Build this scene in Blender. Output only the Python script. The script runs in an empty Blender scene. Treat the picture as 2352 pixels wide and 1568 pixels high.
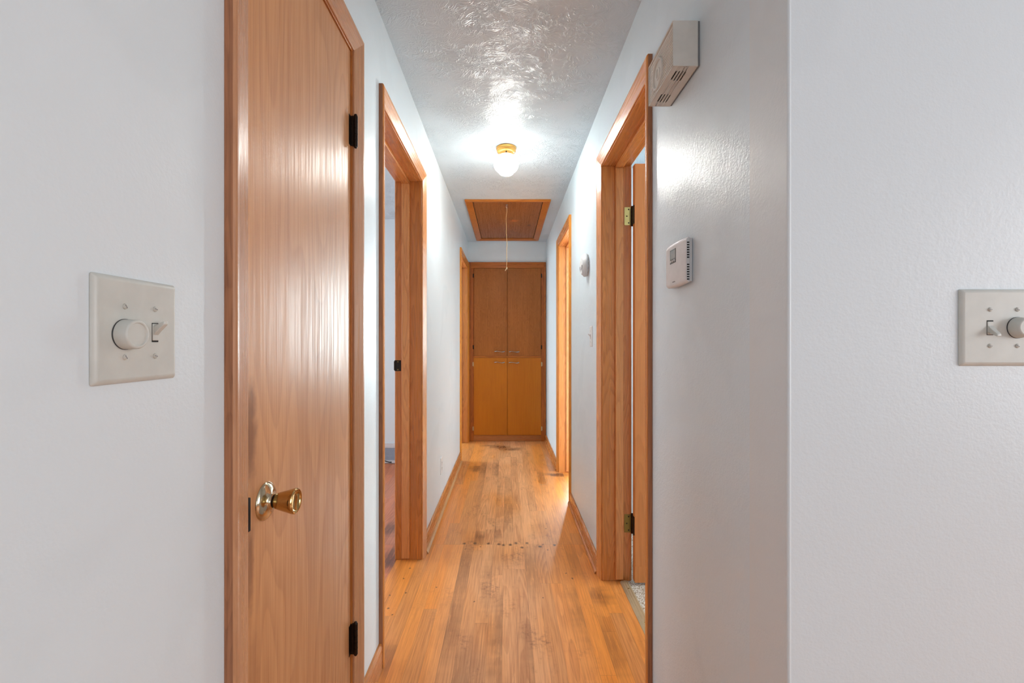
import bpy, bmesh, math, random
from mathutils import Vector, Matrix
random.seed(7)
SC = bpy.context.scene
COL = SC.collection
PI = math.pi

# ------------------------------------------------------------------ camera, world, lights, exposure
F = 1045.0                      # focal length in pixels of the 2352 wide frame
CZ = 1.167                      # eye height
cd = bpy.data.cameras.new('camera'); cam = bpy.data.objects.new('camera', cd); COL.objects.link(cam)
cd.sensor_width = 36; cd.lens = 36*F/2352; cd.clip_start = .02
cd.shift_x = 12/2352; cd.shift_y = 2/2352
cam.location = (0, 0, CZ); cam.rotation_euler = (PI/2, 0, 0)
SC.camera = cam
SC.view_settings.view_transform = 'Standard'; SC.view_settings.look = 'None'
SC.view_settings.gamma = 1; SC.view_settings.use_curve_mapping = False
SC.view_settings.exposure = 0.6
w = bpy.data.worlds.new('world'); SC.world = w; w.use_nodes = True
w.node_tree.nodes['Background'].inputs[0].default_value = (.75, .85, 1, 1)
w.node_tree.nodes['Background'].inputs[1].default_value = 1.0

def area(name, loc, rot, sx, sy, power, col=(1, 1, 1)):
    l = bpy.data.lights.new(name, 'AREA'); l.shape = 'RECTANGLE'; l.size = sx; l.size_y = sy
    l.energy = power; l.color = col
    o = bpy.data.objects.new(name, l); COL.objects.link(o); o.location = loc; o.rotation_euler = rot
    return o
# daylight through the window openings, two of them added as fill (positions match the window frames built below)
area('daylight_living_room', (.9, -2.93, 1.45), (PI/2, 0, 0), 2.4, 1.5, 6, (1, 1, .99))
area('added_fill_living_side', (3.5, -.75, 1.45), (PI/2, 0, PI/2), 1.9, 1.5, 32, (1, 1, 1))  # added fill: lights the left wall more than the front wall
area('daylight_right_room', (1.75, 6.52, 1.45), (-PI/2, 0, 0), 1.2, 1.3, 235, (.80, .96, 1))
area('daylight_left_room', (-3.52, 2.9, 1.45), (PI/2, 0, -PI/2), 1.4, 1.3, 27, (.97, .99, 1))
area('added_fill_far_left_room', (-3.52, 5.5, 1.45), (PI/2, 0, -PI/2), 1.3, 1.3, 75, (.80, .96, 1))  # added fill: brightens the far right wall and the cabinet
area('daylight_bathroom', (2.52, 1.9, 1.65), (PI/2, 0, PI/2), .8, .8, 25, (.9, .98, 1))

# ------------------------------------------------------------------ main dimensions
WL, WR = -.458, .468            # hall wall faces
TH = .138                       # wall thickness
CEIL = 2.354
YB = 5.385                      # end wall of the hall
YF = .757                       # front wall on the right, facing the camera
CAS_C, CAS_T, CAS_T2 = .060, .0178, .0055
ZIN = 2.034                     # lower edge of the head casings

# ------------------------------------------------------------------ helpers
def s2l(c):
    return tuple(((v/255)/12.92 if v/255 <= .04045 else ((v/255+.055)/1.055)**2.4) for v in c)
def new_mat(name):
    m = bpy.data.materials.new(name); m.use_nodes = True
    nt = m.node_tree
    return m, nt, nt.nodes['Principled BSDF']
class NT:
    def __init__(s, nt): s.nt = nt
    def n(s, t, **k):
        nd = s.nt.nodes.new(t)
        for a, v in k.items(): setattr(nd, a, v)
        return nd
    def put(s, inp, v):
        if hasattr(v, 'links') or isinstance(v, bpy.types.NodeSocket): s.nt.links.new(v, inp)
        else: inp.default_value = v
    def math(s, op, a, b=0.0, c=0.0, clamp=False):
        nd = s.n('ShaderNodeMath', operation=op, use_clamp=clamp)
        s.put(nd.inputs[0], a); s.put(nd.inputs[1], b); s.put(nd.inputs[2], c)
        return nd.outputs[0]
    def vmath(s, op, a, b=(0, 0, 0)):
        nd = s.n('ShaderNodeVectorMath', operation=op); s.put(nd.inputs[0], a); s.put(nd.inputs[1], b)
        return nd.outputs[1] if op in ('LENGTH', 'DISTANCE') else nd.outputs[0]
    def noise(s, vec, scale, detail=2, rough=.5, dist=0.0, color=False):
        nd = s.n('ShaderNodeTexNoise'); s.put(nd.inputs['Vector'], vec)
        s.put(nd.inputs['Scale'], scale); nd.inputs['Detail'].default_value = detail
        nd.inputs['Roughness'].default_value = rough; nd.inputs['Distortion'].default_value = dist
        return nd.outputs['Color' if color else 'Fac']
    def rng(s, v, a, b, c=0.0, d=1.0, smooth=True):
        nd = s.n('ShaderNodeMapRange', interpolation_type='SMOOTHSTEP' if smooth else 'LINEAR')
        s.put(nd.inputs[0], v)
        for i, q in enumerate((a, b, c, d)): s.put(nd.inputs[i+1], q)
        return nd.outputs[0]
    def mix(s, f, a, b, blend='MIX'):
        nd = s.n('ShaderNodeMix', data_type='RGBA', blend_type=blend)
        s.put(nd.inputs[0], f)
        for i, v in ((6, a), (7, b)):
            if isinstance(v, tuple): v = (*v[:3], 1)
            s.put(nd.inputs[i], v)
        return nd.outputs[2]
    def pos(s): return s.n('ShaderNodeNewGeometry').outputs['Position']
    def sep(s, v):
        nd = s.n('ShaderNodeSeparateXYZ'); s.put(nd.inputs[0], v); return nd.outputs
    def comb(s, x, y, z):
        nd = s.n('ShaderNodeCombineXYZ'); s.put(nd.inputs[0], x); s.put(nd.inputs[1], y); s.put(nd.inputs[2], z)
        return nd.outputs[0]
    def bump(s, h, strength, dist):
        nd = s.n('ShaderNodeBump'); nd.inputs['Strength'].default_value = strength
        nd.inputs['Distance'].default_value = dist; s.put(nd.inputs['Height'], h); return nd.outputs[0]

def wood(name, light, dark, grain='Z', ring=.5, freq=9.0, rough=.3, streak=.5, along=.10, contrast=1.0, spots=(), spec=.5):
    m, nt, b = new_mat(name); N = NT(nt)
    rnd = N.n('ShaderNodeObjectInfo').outputs['Random']
    p = N.vmath('ADD', N.pos(), N.comb(N.math('MULTIPLY', rnd, 31.0), N.math('MULTIPLY', rnd, 57.0), N.math('MULTIPLY', rnd, 83.0)))
    ax = 'XYZ'.index(grain)
    def sc(k): v = [1.0]*3; v[ax] = k; return tuple(v)
    n1 = N.noise(N.vmath('MULTIPLY', p, sc(along)), freq, 1.5, .45)
    r = N.math('FRACT', N.math('MULTIPLY', n1, 16.0))
    r = N.rng(r, 0, .85); r2 = N.rng(r, .93, 1.0, 1, 0)
    r = N.math('MULTIPLY', r, r2)
    st = N.noise(N.vmath('MULTIPLY', p, sc(.02)), 170, 3, .6)
    st = N.rng(st, .35, .68)
    po = N.noise(N.vmath('MULTIPLY', p, sc(.03)), 620, 2, .6)
    po = N.rng(po, .52, .72)
    bl = N.rng(N.noise(N.vmath('MULTIPLY', p, sc(.25)), 5, 2, .5), .3, .7)
    f = N.math('ADD', N.math('MULTIPLY', r, ring), N.math('MULTIPLY', st, streak*.55))
    f = N.math('ADD', f, N.math('MULTIPLY', po, streak*.4))
    f = N.math('ADD', f, N.math('MULTIPLY', bl, .3))
    f = N.math('MULTIPLY', f, contrast*.8, clamp=True)
    c = N.mix(f, s2l(light), s2l(dark))
    for (ctr, rad, colr, k) in spots:
        pw = N.vmath('ADD', N.pos(), N.vmath('MULTIPLY', N.vmath('SUBTRACT', N.noise(N.pos(), 30, 2, .6, 0, True), (.5, .5, .5)), tuple(q*1.2 for q in rad)))
        d = N.vmath('LENGTH', N.vmath('DIVIDE', N.vmath('SUBTRACT', pw, ctr), rad))
        c = N.mix(N.math('MULTIPLY', N.rng(d, 1.3, .3, 0, k), N.rng(st, 0, 1, 1, .75)), c, s2l(colr))
    b.inputs['Specular IOR Level'].default_value = spec
    N.put(b.inputs['Base Color'], c)
    N.put(b.inputs['Roughness'], N.rng(st, 0, 1, rough-.04, rough+.08))
    N.put(b.inputs['Normal'], N.bump(N.math('ADD', st, N.math('MULTIPLY', po, .6)), .12, .0006))
    return m

def plain(name, col, rough=.4, metal=0.0, bumpy=0.0, bscale=200, spec=.5):
    m, nt, b = new_mat(name); N = NT(nt)
    nz = N.noise(N.pos(), 35, 3, .5)
    c = s2l(col)
    N.put(b.inputs['Base Color'], N.mix(N.rng(nz, .3, .7), c, tuple(v*.94 for v in c)))
    b.inputs['Roughness'].default_value = rough; b.inputs['Metallic'].default_value = metal
    b.inputs['Specular IOR Level'].default_value = spec
    if bumpy: N.put(b.inputs['Normal'], N.bump(N.noise(N.pos(), bscale, 2, .5), bumpy, .001))
    return m

def wall_paint(name, col, rough=.36, peel=.48):
    m, nt, b = new_mat(name); N = NT(nt); p = N.pos()
    c = s2l(col)
    patch = N.rng(N.noise(p, 2.2, 3, .55, .4), .52, .6)
    N.put(b.inputs['Base Color'], N.mix(patch, c, tuple(v*.97 for v in c)))
    N.put(b.inputs['Roughness'], N.rng(patch, 0, 1, rough, rough+.05))
    h = N.math('ADD', N.math('MULTIPLY', N.noise(p, 110, 2, .5), 1.0), N.math('MULTIPLY', N.noise(p, 250, 1, .5), .6))
    h = N.math('ADD', h, N.math('MULTIPLY', N.noise(p, 9, 2, .5), 2.0))
    N.put(b.inputs['Normal'], N.bump(h, peel, .0016))
    return m

def ceiling_paint(name, col):
    m, nt, b = new_mat(name); N = NT(nt); p = N.pos()
    N.put(b.inputs['Base Color'], s2l(col)+(1,)); b.inputs['Roughness'].default_value = .32
    warp = N.vmath('ADD', p, N.vmath('MULTIPLY', N.noise(p, 9, 2, .5, 0, True), (.16, .16, 0)))
    n1 = N.noise(warp, 44, 3, .6, .6)
    ridge = N.math('SUBTRACT', 1.0, N.math('ABSOLUTE', N.math('MULTIPLY', N.math('SUBTRACT', n1, .5), 9.0)), clamp=True)
    ridge = N.rng(ridge, .25, 1.0)
    msk = N.rng(N.noise(p, 5.5, 2, .55), .40, .58, .15, 1)
    n2 = N.noise(warp, 130, 2, .6)
    h = N.math('ADD', N.math('MULTIPLY', ridge, msk), N.math('MULTIPLY', n2, .7))
    N.put(b.inputs['Normal'], N.bump(h, .8, .0026))
    return m

def floor_boards(name, tint, stains=True):
    m, nt, b = new_mat(name); N = NT(nt); p = N.pos(); x, y, z = N.sep(p)
    W = .0575
    xi = N.math('ADD', N.math('DIVIDE', x, W), 100.31)
    i = N.math('FLOOR', xi); fx = N.math('FRACT', xi)
    wn = N.n('ShaderNodeTexWhiteNoise', noise_dimensions='1D'); N.put(wn.inputs['W'], i)
    far = N.math('GREATER_THAN', y, 2.628)
    yy = N.math('ADD', N.math('DIVIDE', N.math('ADD', y, N.math('MULTIPLY', wn.outputs[0], 5.0)), 1.35), N.math('MULTIPLY', far, 37.3))
    j = N.math('FLOOR', yy); fy = N.math('FRACT', yy)
    w2 = N.n('ShaderNodeTexWhiteNoise', noise_dimensions='2D'); N.put(w2.inputs['Vector'], N.comb(i, j, 0))
    r1 = w2.outputs[0]; rc = N.sep(w2.outputs[1])
    q = N.vmath('ADD', N.comb(x, N.math('MULTIPLY', y, .085), 0), N.comb(N.math('MULTIPLY', r1, 9.0), N.math('MULTIPLY', rc[1], 9.0), N.math('MULTIPLY', rc[2], 5.0)))
    ring = N.math('FRACT', N.math('MULTIPLY', N.noise(q, 10, 1.2, .45), 15.0))
    ring = N.math('MULTIPLY', N.rng(ring, .1, .9), N.rng(ring, .95, 1, 1, 0))
    q2 = N.vmath('MULTIPLY', q, (1, .3, 1))
    st = N.rng(N.noise(q2, 190, 3, .65), .38, .68)
    orange, tan, pink = s2l(tint[0]), s2l(tint[1]), s2l(tint[2])
    dk = s2l(tint[3])
    c = N.mix(rc[0], orange, tan)
    # traffic wear along the middle of the hall
    ax = N.math('ABSOLUTE', N.math('SUBTRACT', x, .0))
    wn_ = N.noise(N.vmath('MULTIPLY', p, (2, .8, 1)), 2.1, 1, .5)
    wear = N.math('MULTIPLY', N.rng(ax, .10, .36, 1, 0), N.rng(wn_, .15, .5, 0, 1, False))
    wear = N.math('MULTIPLY', wear, .75)
    c = N.mix(wear, c, pink)
    g = N.math('ADD', N.math('MULTIPLY', ring, N.rng(rc[2], 0, 1, .04, .24)), N.math('MULTIPLY', st, .30))
    g = N.math('ADD', g, N.math('MULTIPLY', N.rng(r1, .35, 1.0, 0, .24, False), 1.0))
    c = N.mix(g, c, dk)
    # mottled dirt
    d1 = N.rng(N.noise(N.vmath('MULTIPLY', p, (1, .45, 1)), 7, 4, .65), .50, .70)
    d2 = N.rng(N.noise(p, 55, 3, .7), .42, .66)
    dirt = N.math('MULTIPLY', N.math('MULTIPLY', d1, N.rng(ax, .2, .40, 1, .35)), N.math('ADD', N.math('MULTIPLY', d2, .55), .08))
    c = N.mix(dirt, c, s2l((124, 70, 48)))
    if stains:
        # dark water stains and worn boards: (x, y, radius x, radius y, strength)
        sp = [(-.296, 4.21, .04, .12, .9), (-.2, 4.18, .026, .30, .85), (-.085, 4.15, .024, .45, .75), (-.07, 5.08, .13, .09, .9), (-.2, 5.14, .10, .04, .6), (.05, 4.98, .12, .06, .7), (.215, 4.76, .026, .20, .95), (.295, 3.92, .035, .22, .6), (.44, 4.02, .10, .05, .95), (-.07, 3.6, .024, .5, .7), (-.2, 3.5, .024, .5, .4), (.01, 3.7, .03, .3, .35), (-.18, 2.72, .035, .11, .8), (-.07, 2.79, .026, .16, .8), (.0, 3.1, .024, .5, .4), (.44, 2.09, .035, .09, .9), (-.23, 2.3, .03, .3, .5), (-.24, 1.9, .035, .3, .55), (-.03, 1.8, .024, .4, .6), (-.09, 2.2, .022, .4, .4), (.317, 2.0, .024, .3, .5), (.09, 1.75, .024, .4, .45), (.12, 2.3, .024, .3, .35), (.4, 1.75, .03, .2, .5), (-.45, 1.66, .04, .1, .5), (-.64, 2.45, .05, .2, .9), (-.72, 2.85, .06, .12, .8), (.21, 2.9, .03, .2, .3), (-.15, 1.6, .06, .2, .4), (.35, 2.45, .03, .2, .3)]
        nz = N.rng(N.noise(N.vmath('MULTIPLY', p, (1, .14, 1)), 60, 4, .7), .22, .52)
        xs = N.math('MULTIPLY', N.math('SUBTRACT', .5, fx), W*.8)        # stains keep to whole boards
        p_ = p
        p = N.vmath('ADD', p, N.comb(xs, 0, 0))
        wob = N.vmath('ADD', p, N.vmath('MULTIPLY', N.vmath('SUBTRACT', N.noise(p, 14, 2, .6, 0, True), (.5, .5, .5)), (.02, .16, 0)))
        p = p_
        tot = None
        for (sx, sy, rx, ry, k) in sp:
            d = N.vmath('LENGTH', N.vmath('MULTIPLY', N.vmath('SUBTRACT', wob, (sx, sy, 0)), (1/rx, 1/ry, 0)))
            v = N.rng(d, 1.35, .3, 0, k)
            tot = v if tot is None else N.math('MAXIMUM', tot, v)
        c = N.mix(N.math('MULTIPLY', N.math('MULTIPLY', tot, nz), .9), c, s2l((88, 48, 32)))
        # row of old nail holes across the hall and scattered pin holes
        holes = [(-.246, 2.64), (-.235, 2.57), (-.186, 2.645), (-.15, 2.60), (-.107, 2.64), (-.045, 2.63), (-.02, 2.62), (.02, 2.625), (.054, 2.645), (.086, 2.59), (.118, 2.645), (.19, 2.60), (.21, 2.63), (.23, 2.56), (-.148, 2.05), (.166, 2.08), (.245, 2.85), (.258, 2.93), (.30, 2.30), (.325, 2.25), (.275, 2.62), (-.335, 2.17), (-.5, 2.35), (-.54, 2.1), (-.52, 2.0), (-.51, 2.25), (-.49, 1.95), (-.56, 2.5), (-.47, 2.12), (.03, 3.6), (-.33, 3.9)]
        tot = None
        w3 = N.vmath('ADD', p, N.vmath('MULTIPLY', N.vmath('SUBTRACT', N.noise(p, 90, 1, .6, 0, True), (.5, .5, .5)), (.012, .016, 0)))
        for k, (sx, sy) in enumerate(holes):
            rr = .011 if 2.55 < sy < 2.66 and k not in (1, 3, 12, 13) else .005
            d = N.vmath('LENGTH', N.vmath('MULTIPLY', N.vmath('SUBTRACT', w3, (sx, sy, 0)), (1/rr, 1/rr/1.3, 0)))
            v = N.rng(d, 1.3, .3, 0, .85)
            tot = v if tot is None else N.math('MAXIMUM', tot, v)
        c = N.mix(tot, c, s2l((60, 32, 22)))
    ex = N.math('MINIMUM', fx, N.math('SUBTRACT', 1.0, fx))
    ey = N.math('MINIMUM', fy, N.math('SUBTRACT', 1.0, fy))
    gap = N.math('MAXIMUM', N.rng(ex, 0, .022, 1, 0), N.rng(ey, 0, .0011, 1, 0))
    jl = N.rng(N.math('ABSOLUTE', N.math('SUBTRACT', y, 2.628)), 0, .0022, 1, 0)
    gap = N.math('MAXIMUM', gap, jl)
    c = N.mix(N.math('MULTIPLY', gap, .30), c, s2l((74, 40, 22)))
    N.put(b.inputs['Base Color'], c)
    N.put(b.inputs['Roughness'], N.math('ADD', N.rng(wn_, .3, .7, .27, .37, False), N.math('MULTIPLY', dirt, .04)))
    hh = N.math('SUBTRACT', N.math('ADD', N.math('MULTIPLY', st, .10), N.math('MULTIPLY', N.noise(p, 12, 2, .5), .8)), N.math('MULTIPLY', gap, .25))
    N.put(b.inputs['Normal'], N.bump(hh, .25, .001))
    return m

M = {}
M['wall'] = wall_paint('white_wall_paint', (224, 232, 236), .38, .2)
M['wallR'] = wall_paint('glossy_white_wall_paint', (220, 234, 242), .34, .5)
M['wallroom'] = wall_paint('bedroom_wall_paint', (224, 234, 239), .45, .12)
M['ceil'] = ceiling_paint('textured_ceiling_paint', (212, 225, 234))
M['floor'] = floor_boards('oak_strip_floor', ((238, 148, 62), (234, 162, 96), (238, 182, 136), (156, 82, 36)))
M['floor_red'] = floor_boards('red_oak_strip_floor', ((230, 132, 84), (226, 146, 110), (224, 160, 140), (156, 80, 52)))
CL, CDK = (224, 150, 82), (170, 96, 42)
M['casV'] = wood('fir_casing_upright', CL, CDK, 'Z', .45, 16, .28)
M['casY'] = wood('fir_casing_head', CL, CDK, 'Y', .45, 16, .28)
M['casVn'] = wood('closet_casing_upright', (208, 154, 114), (158, 104, 70), 'Z', .22, 14, .3, .6, .05)  # paler copy of the casing wood: cool daylight put into the colour
M['casYn'] = wood('closet_casing_head', (208, 154, 114), (158, 104, 70), 'Y', .22, 14, .3, .6, .05)
M['casVf'] = wood('golden_casing_upright', (232, 152, 58), (188, 104, 26), 'Z', .4, 16, .3)  # yellower copy for the far doors: warm lamplight put into the colour
M['casYf'] = wood('golden_casing_head', (222, 142, 60), (170, 94, 30), 'Y', .4, 16, .3)
M['edge'] = wood('brown_casing_edge', (190, 128, 88), (126, 80, 54), 'Z', .3, 20, .6, .8)
M['jambV'] = wood('shaded_fir_jamb', (212, 134, 66), (150, 82, 32), 'Z', .4, 14, .3)  # darker left jambs: shade beyond the stop put into the wood colour
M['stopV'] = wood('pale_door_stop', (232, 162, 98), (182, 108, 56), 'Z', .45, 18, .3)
M['casX'] = wood('fir_casing_cross', (205, 128, 56), (142, 76, 26), 'X', .4, 16, .3)
M['closet'] = wood('closet_door_veneer', (216, 158, 108), (168, 108, 66), 'Z', .32, 4.5, .36, .45, .16, spots=[((WL, .822, 1.0), (.3, .020, .10), (112, 66, 42), .75), ((WL, .815, .76), (.3, .016, .09), (112, 66, 42), .7), ((WL, .83, .55), (.3, .02, .1), (140, 84, 52), .4)], spec=.42)
M['bathdoor'] = wood('bath_door_veneer', (226, 146, 80), (190, 112, 54), 'Z', .3, 8, .32)
M['cabup'] = wood('cabinet_plywood_upper', (168, 98, 38), (122, 64, 16), 'Z', .34, 15, .4, .7, .22, spec=.25)
M['cablo'] = wood('cabinet_veneer_lower', (184, 106, 18), (152, 80, 6), 'Z', .15, 16, .36, .5, .05, spec=.25)
M['cabV'] = wood('cabinet_frame_upright', (182, 100, 36), (122, 60, 16), 'Z', .5, 14, .36, spec=.3)
M['cabX'] = wood('cabinet_frame_cross', (190, 106, 36), (128, 66, 18), 'X', .4, 14, .36, spec=.3)
M['hatch'] = wood('hatch_plywood', (164, 100, 46), (116, 62, 22), 'Y', .5, 8, .42, .6, .4, spots=[((.073, 4.45, CEIL), (.045, .05, .5), (214, 116, 40), .7), ((.225, 4.62, CEIL), (.022, .04, .5), (84, 44, 24), .8)], spec=.3)
M['hatchT'] = wood('hatch_casing', (200, 118, 38), (142, 76, 20), 'X', .35, 15, .33, spec=.35)
M['baseY'] = wood('fir_baseboard', (206, 132, 72), (150, 84, 42), 'Y', .3, 14, .24)
M['baseX'] = wood('fir_kickboard', (176, 104, 48), (124, 68, 28), 'X', .4, 14, .3)
M['almond'] = plain('almond_plastic', (206, 206, 199), .36)
M['almond2'] = plain('aged_almond_plastic', (224, 221, 213), .42)
M['white'] = plain('white_plastic', (226, 227, 228), .4)
M['cream'] = plain('white_enamel', (220, 222, 226), .35)
M['louvre'] = plain('blue_grey_enamel', (176, 180, 194), .4)
M['dark'] = plain('dark_void', (14, 12, 12), .7)
M['bronze'] = plain('oil_rubbed_bronze', (38, 27, 20), .38, .6)
M['brass'] = plain('polished_brass', (214, 186, 120), .22, 1.0, .08, 60)
M['oldbrass'] = plain('dulled_brass', (150, 122, 66), .38, 1.0, .2, 300)
M['knob'] = plain('lacquered_brass', (196, 164, 108), .13, 1.0)
M['knobr'] = plain('pale_brass', (206, 192, 164), .12, 1.0)
M['gold'] = plain('golden_lamp_brass', (236, 180, 92), .25, .5)
M['chrome'] = plain('chrome', (176, 168, 160), .22, 1.0)
M['screw'] = plain('painted_screw', (194, 191, 182), .4)
M['steel'] = plain('worn_aluminium', (196, 176, 140), .4, .4, .5, 140)
M['cord'] = plain('waxed_cotton_cord', (214, 176, 122), .8)
M['cordend'] = plain('frayed_cotton', (236, 214, 170), .9)
M['lcd'] = plain('lcd_grey', (150, 154, 152), .25)
M['lcdframe'] = plain('lcd_bezel', (58, 60, 62), .3)
M['greyink'] = plain('grey_ink', (130, 130, 132), .5)
M['quarter'] = plain('highlit_quarter_round', (206, 158, 112), .16)  # paler than the baseboard: daylight highlight put into the colour
def terrazzo():
    m, nt, b = new_mat('speckled_vinyl'); N = NT(nt); p = N.pos()
    v = N.n('ShaderNodeTexVoronoi'); N.put(v.inputs['Vector'], p); v.inputs['Scale'].default_value = 240
    c = N.mix(N.rng(N.sep(v.outputs['Color'])[0], .62, .7), s2l((226, 222, 212)), s2l((150, 132, 104)))
    c = N.mix(N.rng(N.noise(p, 60, 3, .6), .55, .65, 0, .6), c, s2l((176, 160, 134)))
    N.put(b.inputs['Base Color'], c); b.inputs['Roughness'].default_value = .4
    return m
M['vinyl'] = terrazzo()
def globe_glass():
    m, nt, b = new_mat('glowing_globe_glass'); N = NT(nt)
    lw = N.n('ShaderNodeLayerWeight'); lw.inputs[0].default_value = .35
    b.inputs['Base Color'].default_value = (.9, .88, .8, 1)
    N.put(b.inputs['Emission Color'], N.mix(N.rng(lw.outputs['Facing'], .4, 1), (.98, .995, .965), (1, .92, .60)))
    # glow shaped by the normal: strong downward, weak on top to spare the ceiling
    nz = N.sep(N.n('ShaderNodeNewGeometry').outputs['Normal'])[2]
    N.put(b.inputs['Emission Strength'], N.rng(nz, .45, -.9, 4, 100))
    b.inputs['Roughness'].default_value = .2
    return m
M['globe'] = globe_glass()
def daylight_glass():
    m, nt, b = new_mat('window_glass')
    b.inputs['Base Color'].default_value = (.9, .95, 1, 1); b.inputs['Roughness'].default_value = .05
    b.inputs['Transmission Weight'].default_value = 1.0
    return m
M['glass'] = daylight_glass()

def link(name, bm, mat, parent=None, smooth=False, bevel=0, loc=None, seg=2):
    bmesh.ops.recalc_face_normals(bm, faces=bm.faces)
    org = Vector(parent['_o']) if parent is not None and '_o' in parent else Vector((0, 0, 0))
    if parent is None and loc is not None: org = Vector(loc)
    bmesh.ops.translate(bm, verts=bm.verts, vec=-org)
    me = bpy.data.meshes.new(name); bm.to_mesh(me); bm.free()
    me.materials.append(mat)
    if smooth:
        for p in me.polygons: p.use_smooth = True
        me.set_sharp_from_angle(angle=math.radians(38))
    o = bpy.data.objects.new(name, me); COL.objects.link(o)
    if parent is not None:
        o.parent = parent; o['_o'] = tuple(org)
    else:
        o.location = org; o['_o'] = tuple(org)
    if bevel:
        md = o.modifiers.new('bevel', 'BEVEL'); md.width = bevel; md.segments = seg; md.limit_method = 'ANGLE'
        md.angle_limit = math.radians(35); md.harden_normals = False
        for p in me.polygons: p.use_smooth = True
        me.set_sharp_from_angle(angle=math.radians(50))
    return o
def thing(name, label, cat, loc, kind=None, group=None):
    o = bpy.data.objects.new(name, None); COL.objects.link(o); o.location = loc; o.empty_display_size = .05
    o['_o'] = tuple(loc); tag(o, label, cat, kind, group); return o
def tag(o, label, cat, kind=None, group=None):
    o['label'] = label; o['category'] = cat
    if kind: o['kind'] = kind
    if group: o['group'] = group
    return o
def box(bm, x0, x1, y0, y1, z0, z1):
    g = bmesh.ops.create_cube(bm, size=1)
    bmesh.ops.scale(bm, verts=g['verts'], vec=(abs(x1-x0), abs(y1-y0), abs(z1-z0)))
    bmesh.ops.translate(bm, verts=g['verts'], vec=((x0+x1)/2, (y0+y1)/2, (z0+z1)/2))
    return g['verts']
def B(*boxes):
    bm = bmesh.new()
    for b in boxes: box(bm, *b)
    return bm
def loft(bm, rings, cap=True, closed=True):
    vs = [[bm.verts.new(p) for p in r] for r in rings]
    n = len(vs[0])
    for a, b in zip(vs[:-1], vs[1:]):
        for i in range(n if closed else n-1):
            bm.faces.new((a[i], a[(i+1) % n], b[(i+1) % n], b[i]))
    if cap:
        bm.faces.new(vs[0]); bm.faces.new(vs[-1])
def lathe(bm, prof, centre, axis, seg=40, xs=1.0):
    """prof = [(radius, height along axis)]; axis = unit vector"""
    a = Vector(axis).normalized(); u = a.orthogonal().normalized(); v = a.cross(u); c = Vector(centre)
    rings = []
    for r, h in prof:
        r = max(r, 1e-5)
        rings.append([c+a*h+u*(r*math.cos(2*PI*k/seg))+v*(r*math.sin(2*PI*k/seg)) for k in range(seg)])
    loft(bm, rings)
def tube(bm, pts, r, seg=8):
    pts = [Vector(p) for p in pts]; rings = []
    for i, p in enumerate(pts):
        t = (pts[min(i+1, len(pts)-1)]-pts[max(i-1, 0)]).normalized()
        u = t.cross(Vector((.31, .17, .93))).normalized(); v = t.cross(u)
        rr = r[i] if isinstance(r, (list, tuple)) else r
        rings.append([p+u*rr*math.cos(2*PI*k/seg)+v*rr*math.sin(2*PI*k/seg) for k in range(seg)])
    loft(bm, rings)

# ------------------------------------------------------------------ walls, ceilings, floors
def wall_x(name, xa, xb, y0, y1, opens, mat, label, bevel=0):
    """wall standing between x = xa and xb, running along y, with door openings (ya, yb, ztop) or windows (ya, yb, z0, z1)"""
    bm = bmesh.new(); y = y0
    for o in sorted(opens):
        if len(o) == 3:
            box(bm, xa, xb, y, o[0], 0, CEIL); box(bm, xa, xb, o[0], o[1], o[2], CEIL)
        else:
            box(bm, xa, xb, y, o[0], 0, CEIL); box(bm, xa, xb, o[0], o[1], 0, o[2]); box(bm, xa, xb, o[0], o[1], o[3], CEIL)
        y = o[1]
    box(bm, xa, xb, y, y1, 0, CEIL)
    return tag(link(name, bm, mat, bevel=bevel, loc=((xa+xb)/2, (y0+y1)/2, 0)), label, 'wall', 'structure')
def wall_y(name, ya, yb, x0, x1, opens, mat, label, bevel=0):
    bm = bmesh.new(); x = x0
    for o in sorted(opens):
        box(bm, x, o[0], ya, yb, 0, CEIL)
        if len(o) == 3: box(bm, o[0], o[1], ya, yb, o[2], CEIL)
        else: box(bm, o[0], o[1], ya, yb, 0, o[2]); box(bm, o[0], o[1], ya, yb, o[3], CEIL)
        x = o[1]
    box(bm, x, x1, ya, yb, 0, CEIL)
    return tag(link(name, bm, mat, bevel=bevel, loc=((x0+x1)/2, (ya+yb)/2, 0)), label, 'wall', 'structure')

ZRO = 2.050                                            # rough opening height (top of head jamb)
D1 = (.797, 1.351); D2 = (1.688, 2.448); D3 = (1.522, 2.231); D4 = (3.360, 4.087); D5 = (4.494, 5.285)   # casing inner edges
def ro(d): return (d[0]-.016, d[1]+.016, ZRO)
LWX = WL-TH; RWX = WR+TH
wall_x('wall_left', LWX, WL, -3.0, YB+.12, [ro(D1), ro(D2), ro(D5)], M['wall'], 'white painted wall along the left side of the hallway')
wall_x('wall_right', WR, RWX, YF+.12, YB+.12, [ro(D3), ro(D4)], M['wallR'], 'glossy white wall along the right side of the hallway')
wall_y('wall_front_right', YF, YF+.12, WR, 3.6, [], M['wall'], 'white wall facing the camera at the right edge')
bm = bmesh.new(); tube(bm, [(WR+.0024, YF+.0024, 0.001), (WR+.0024, YF+.0024, CEIL-.001)], .0036, 14)
tag(link('trim_1', bm, M['wall'], smooth=True, loc=(WR, YF, 0)), 'painted metal bead along the outside corner of the right wall', 'corner bead', 'structure')
CX0, CX1 = WL+.004, WR-.004                            # cabinet outer width
CTOP = CZ+184*YB/F-.003
wall_y('wall_back', YB, YB+.12, WL, WR, [(-.42, .42, CTOP-.03)], M['wall'], 'white end wall above the built-in cabinet')
wall_y('wall_back_outer', 6.6, 6.72, -3.72, 3.72, [(1.15, 2.35, .8, 2.1)], M['wallroom'], 'outer wall behind the end of the hallway')
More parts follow.
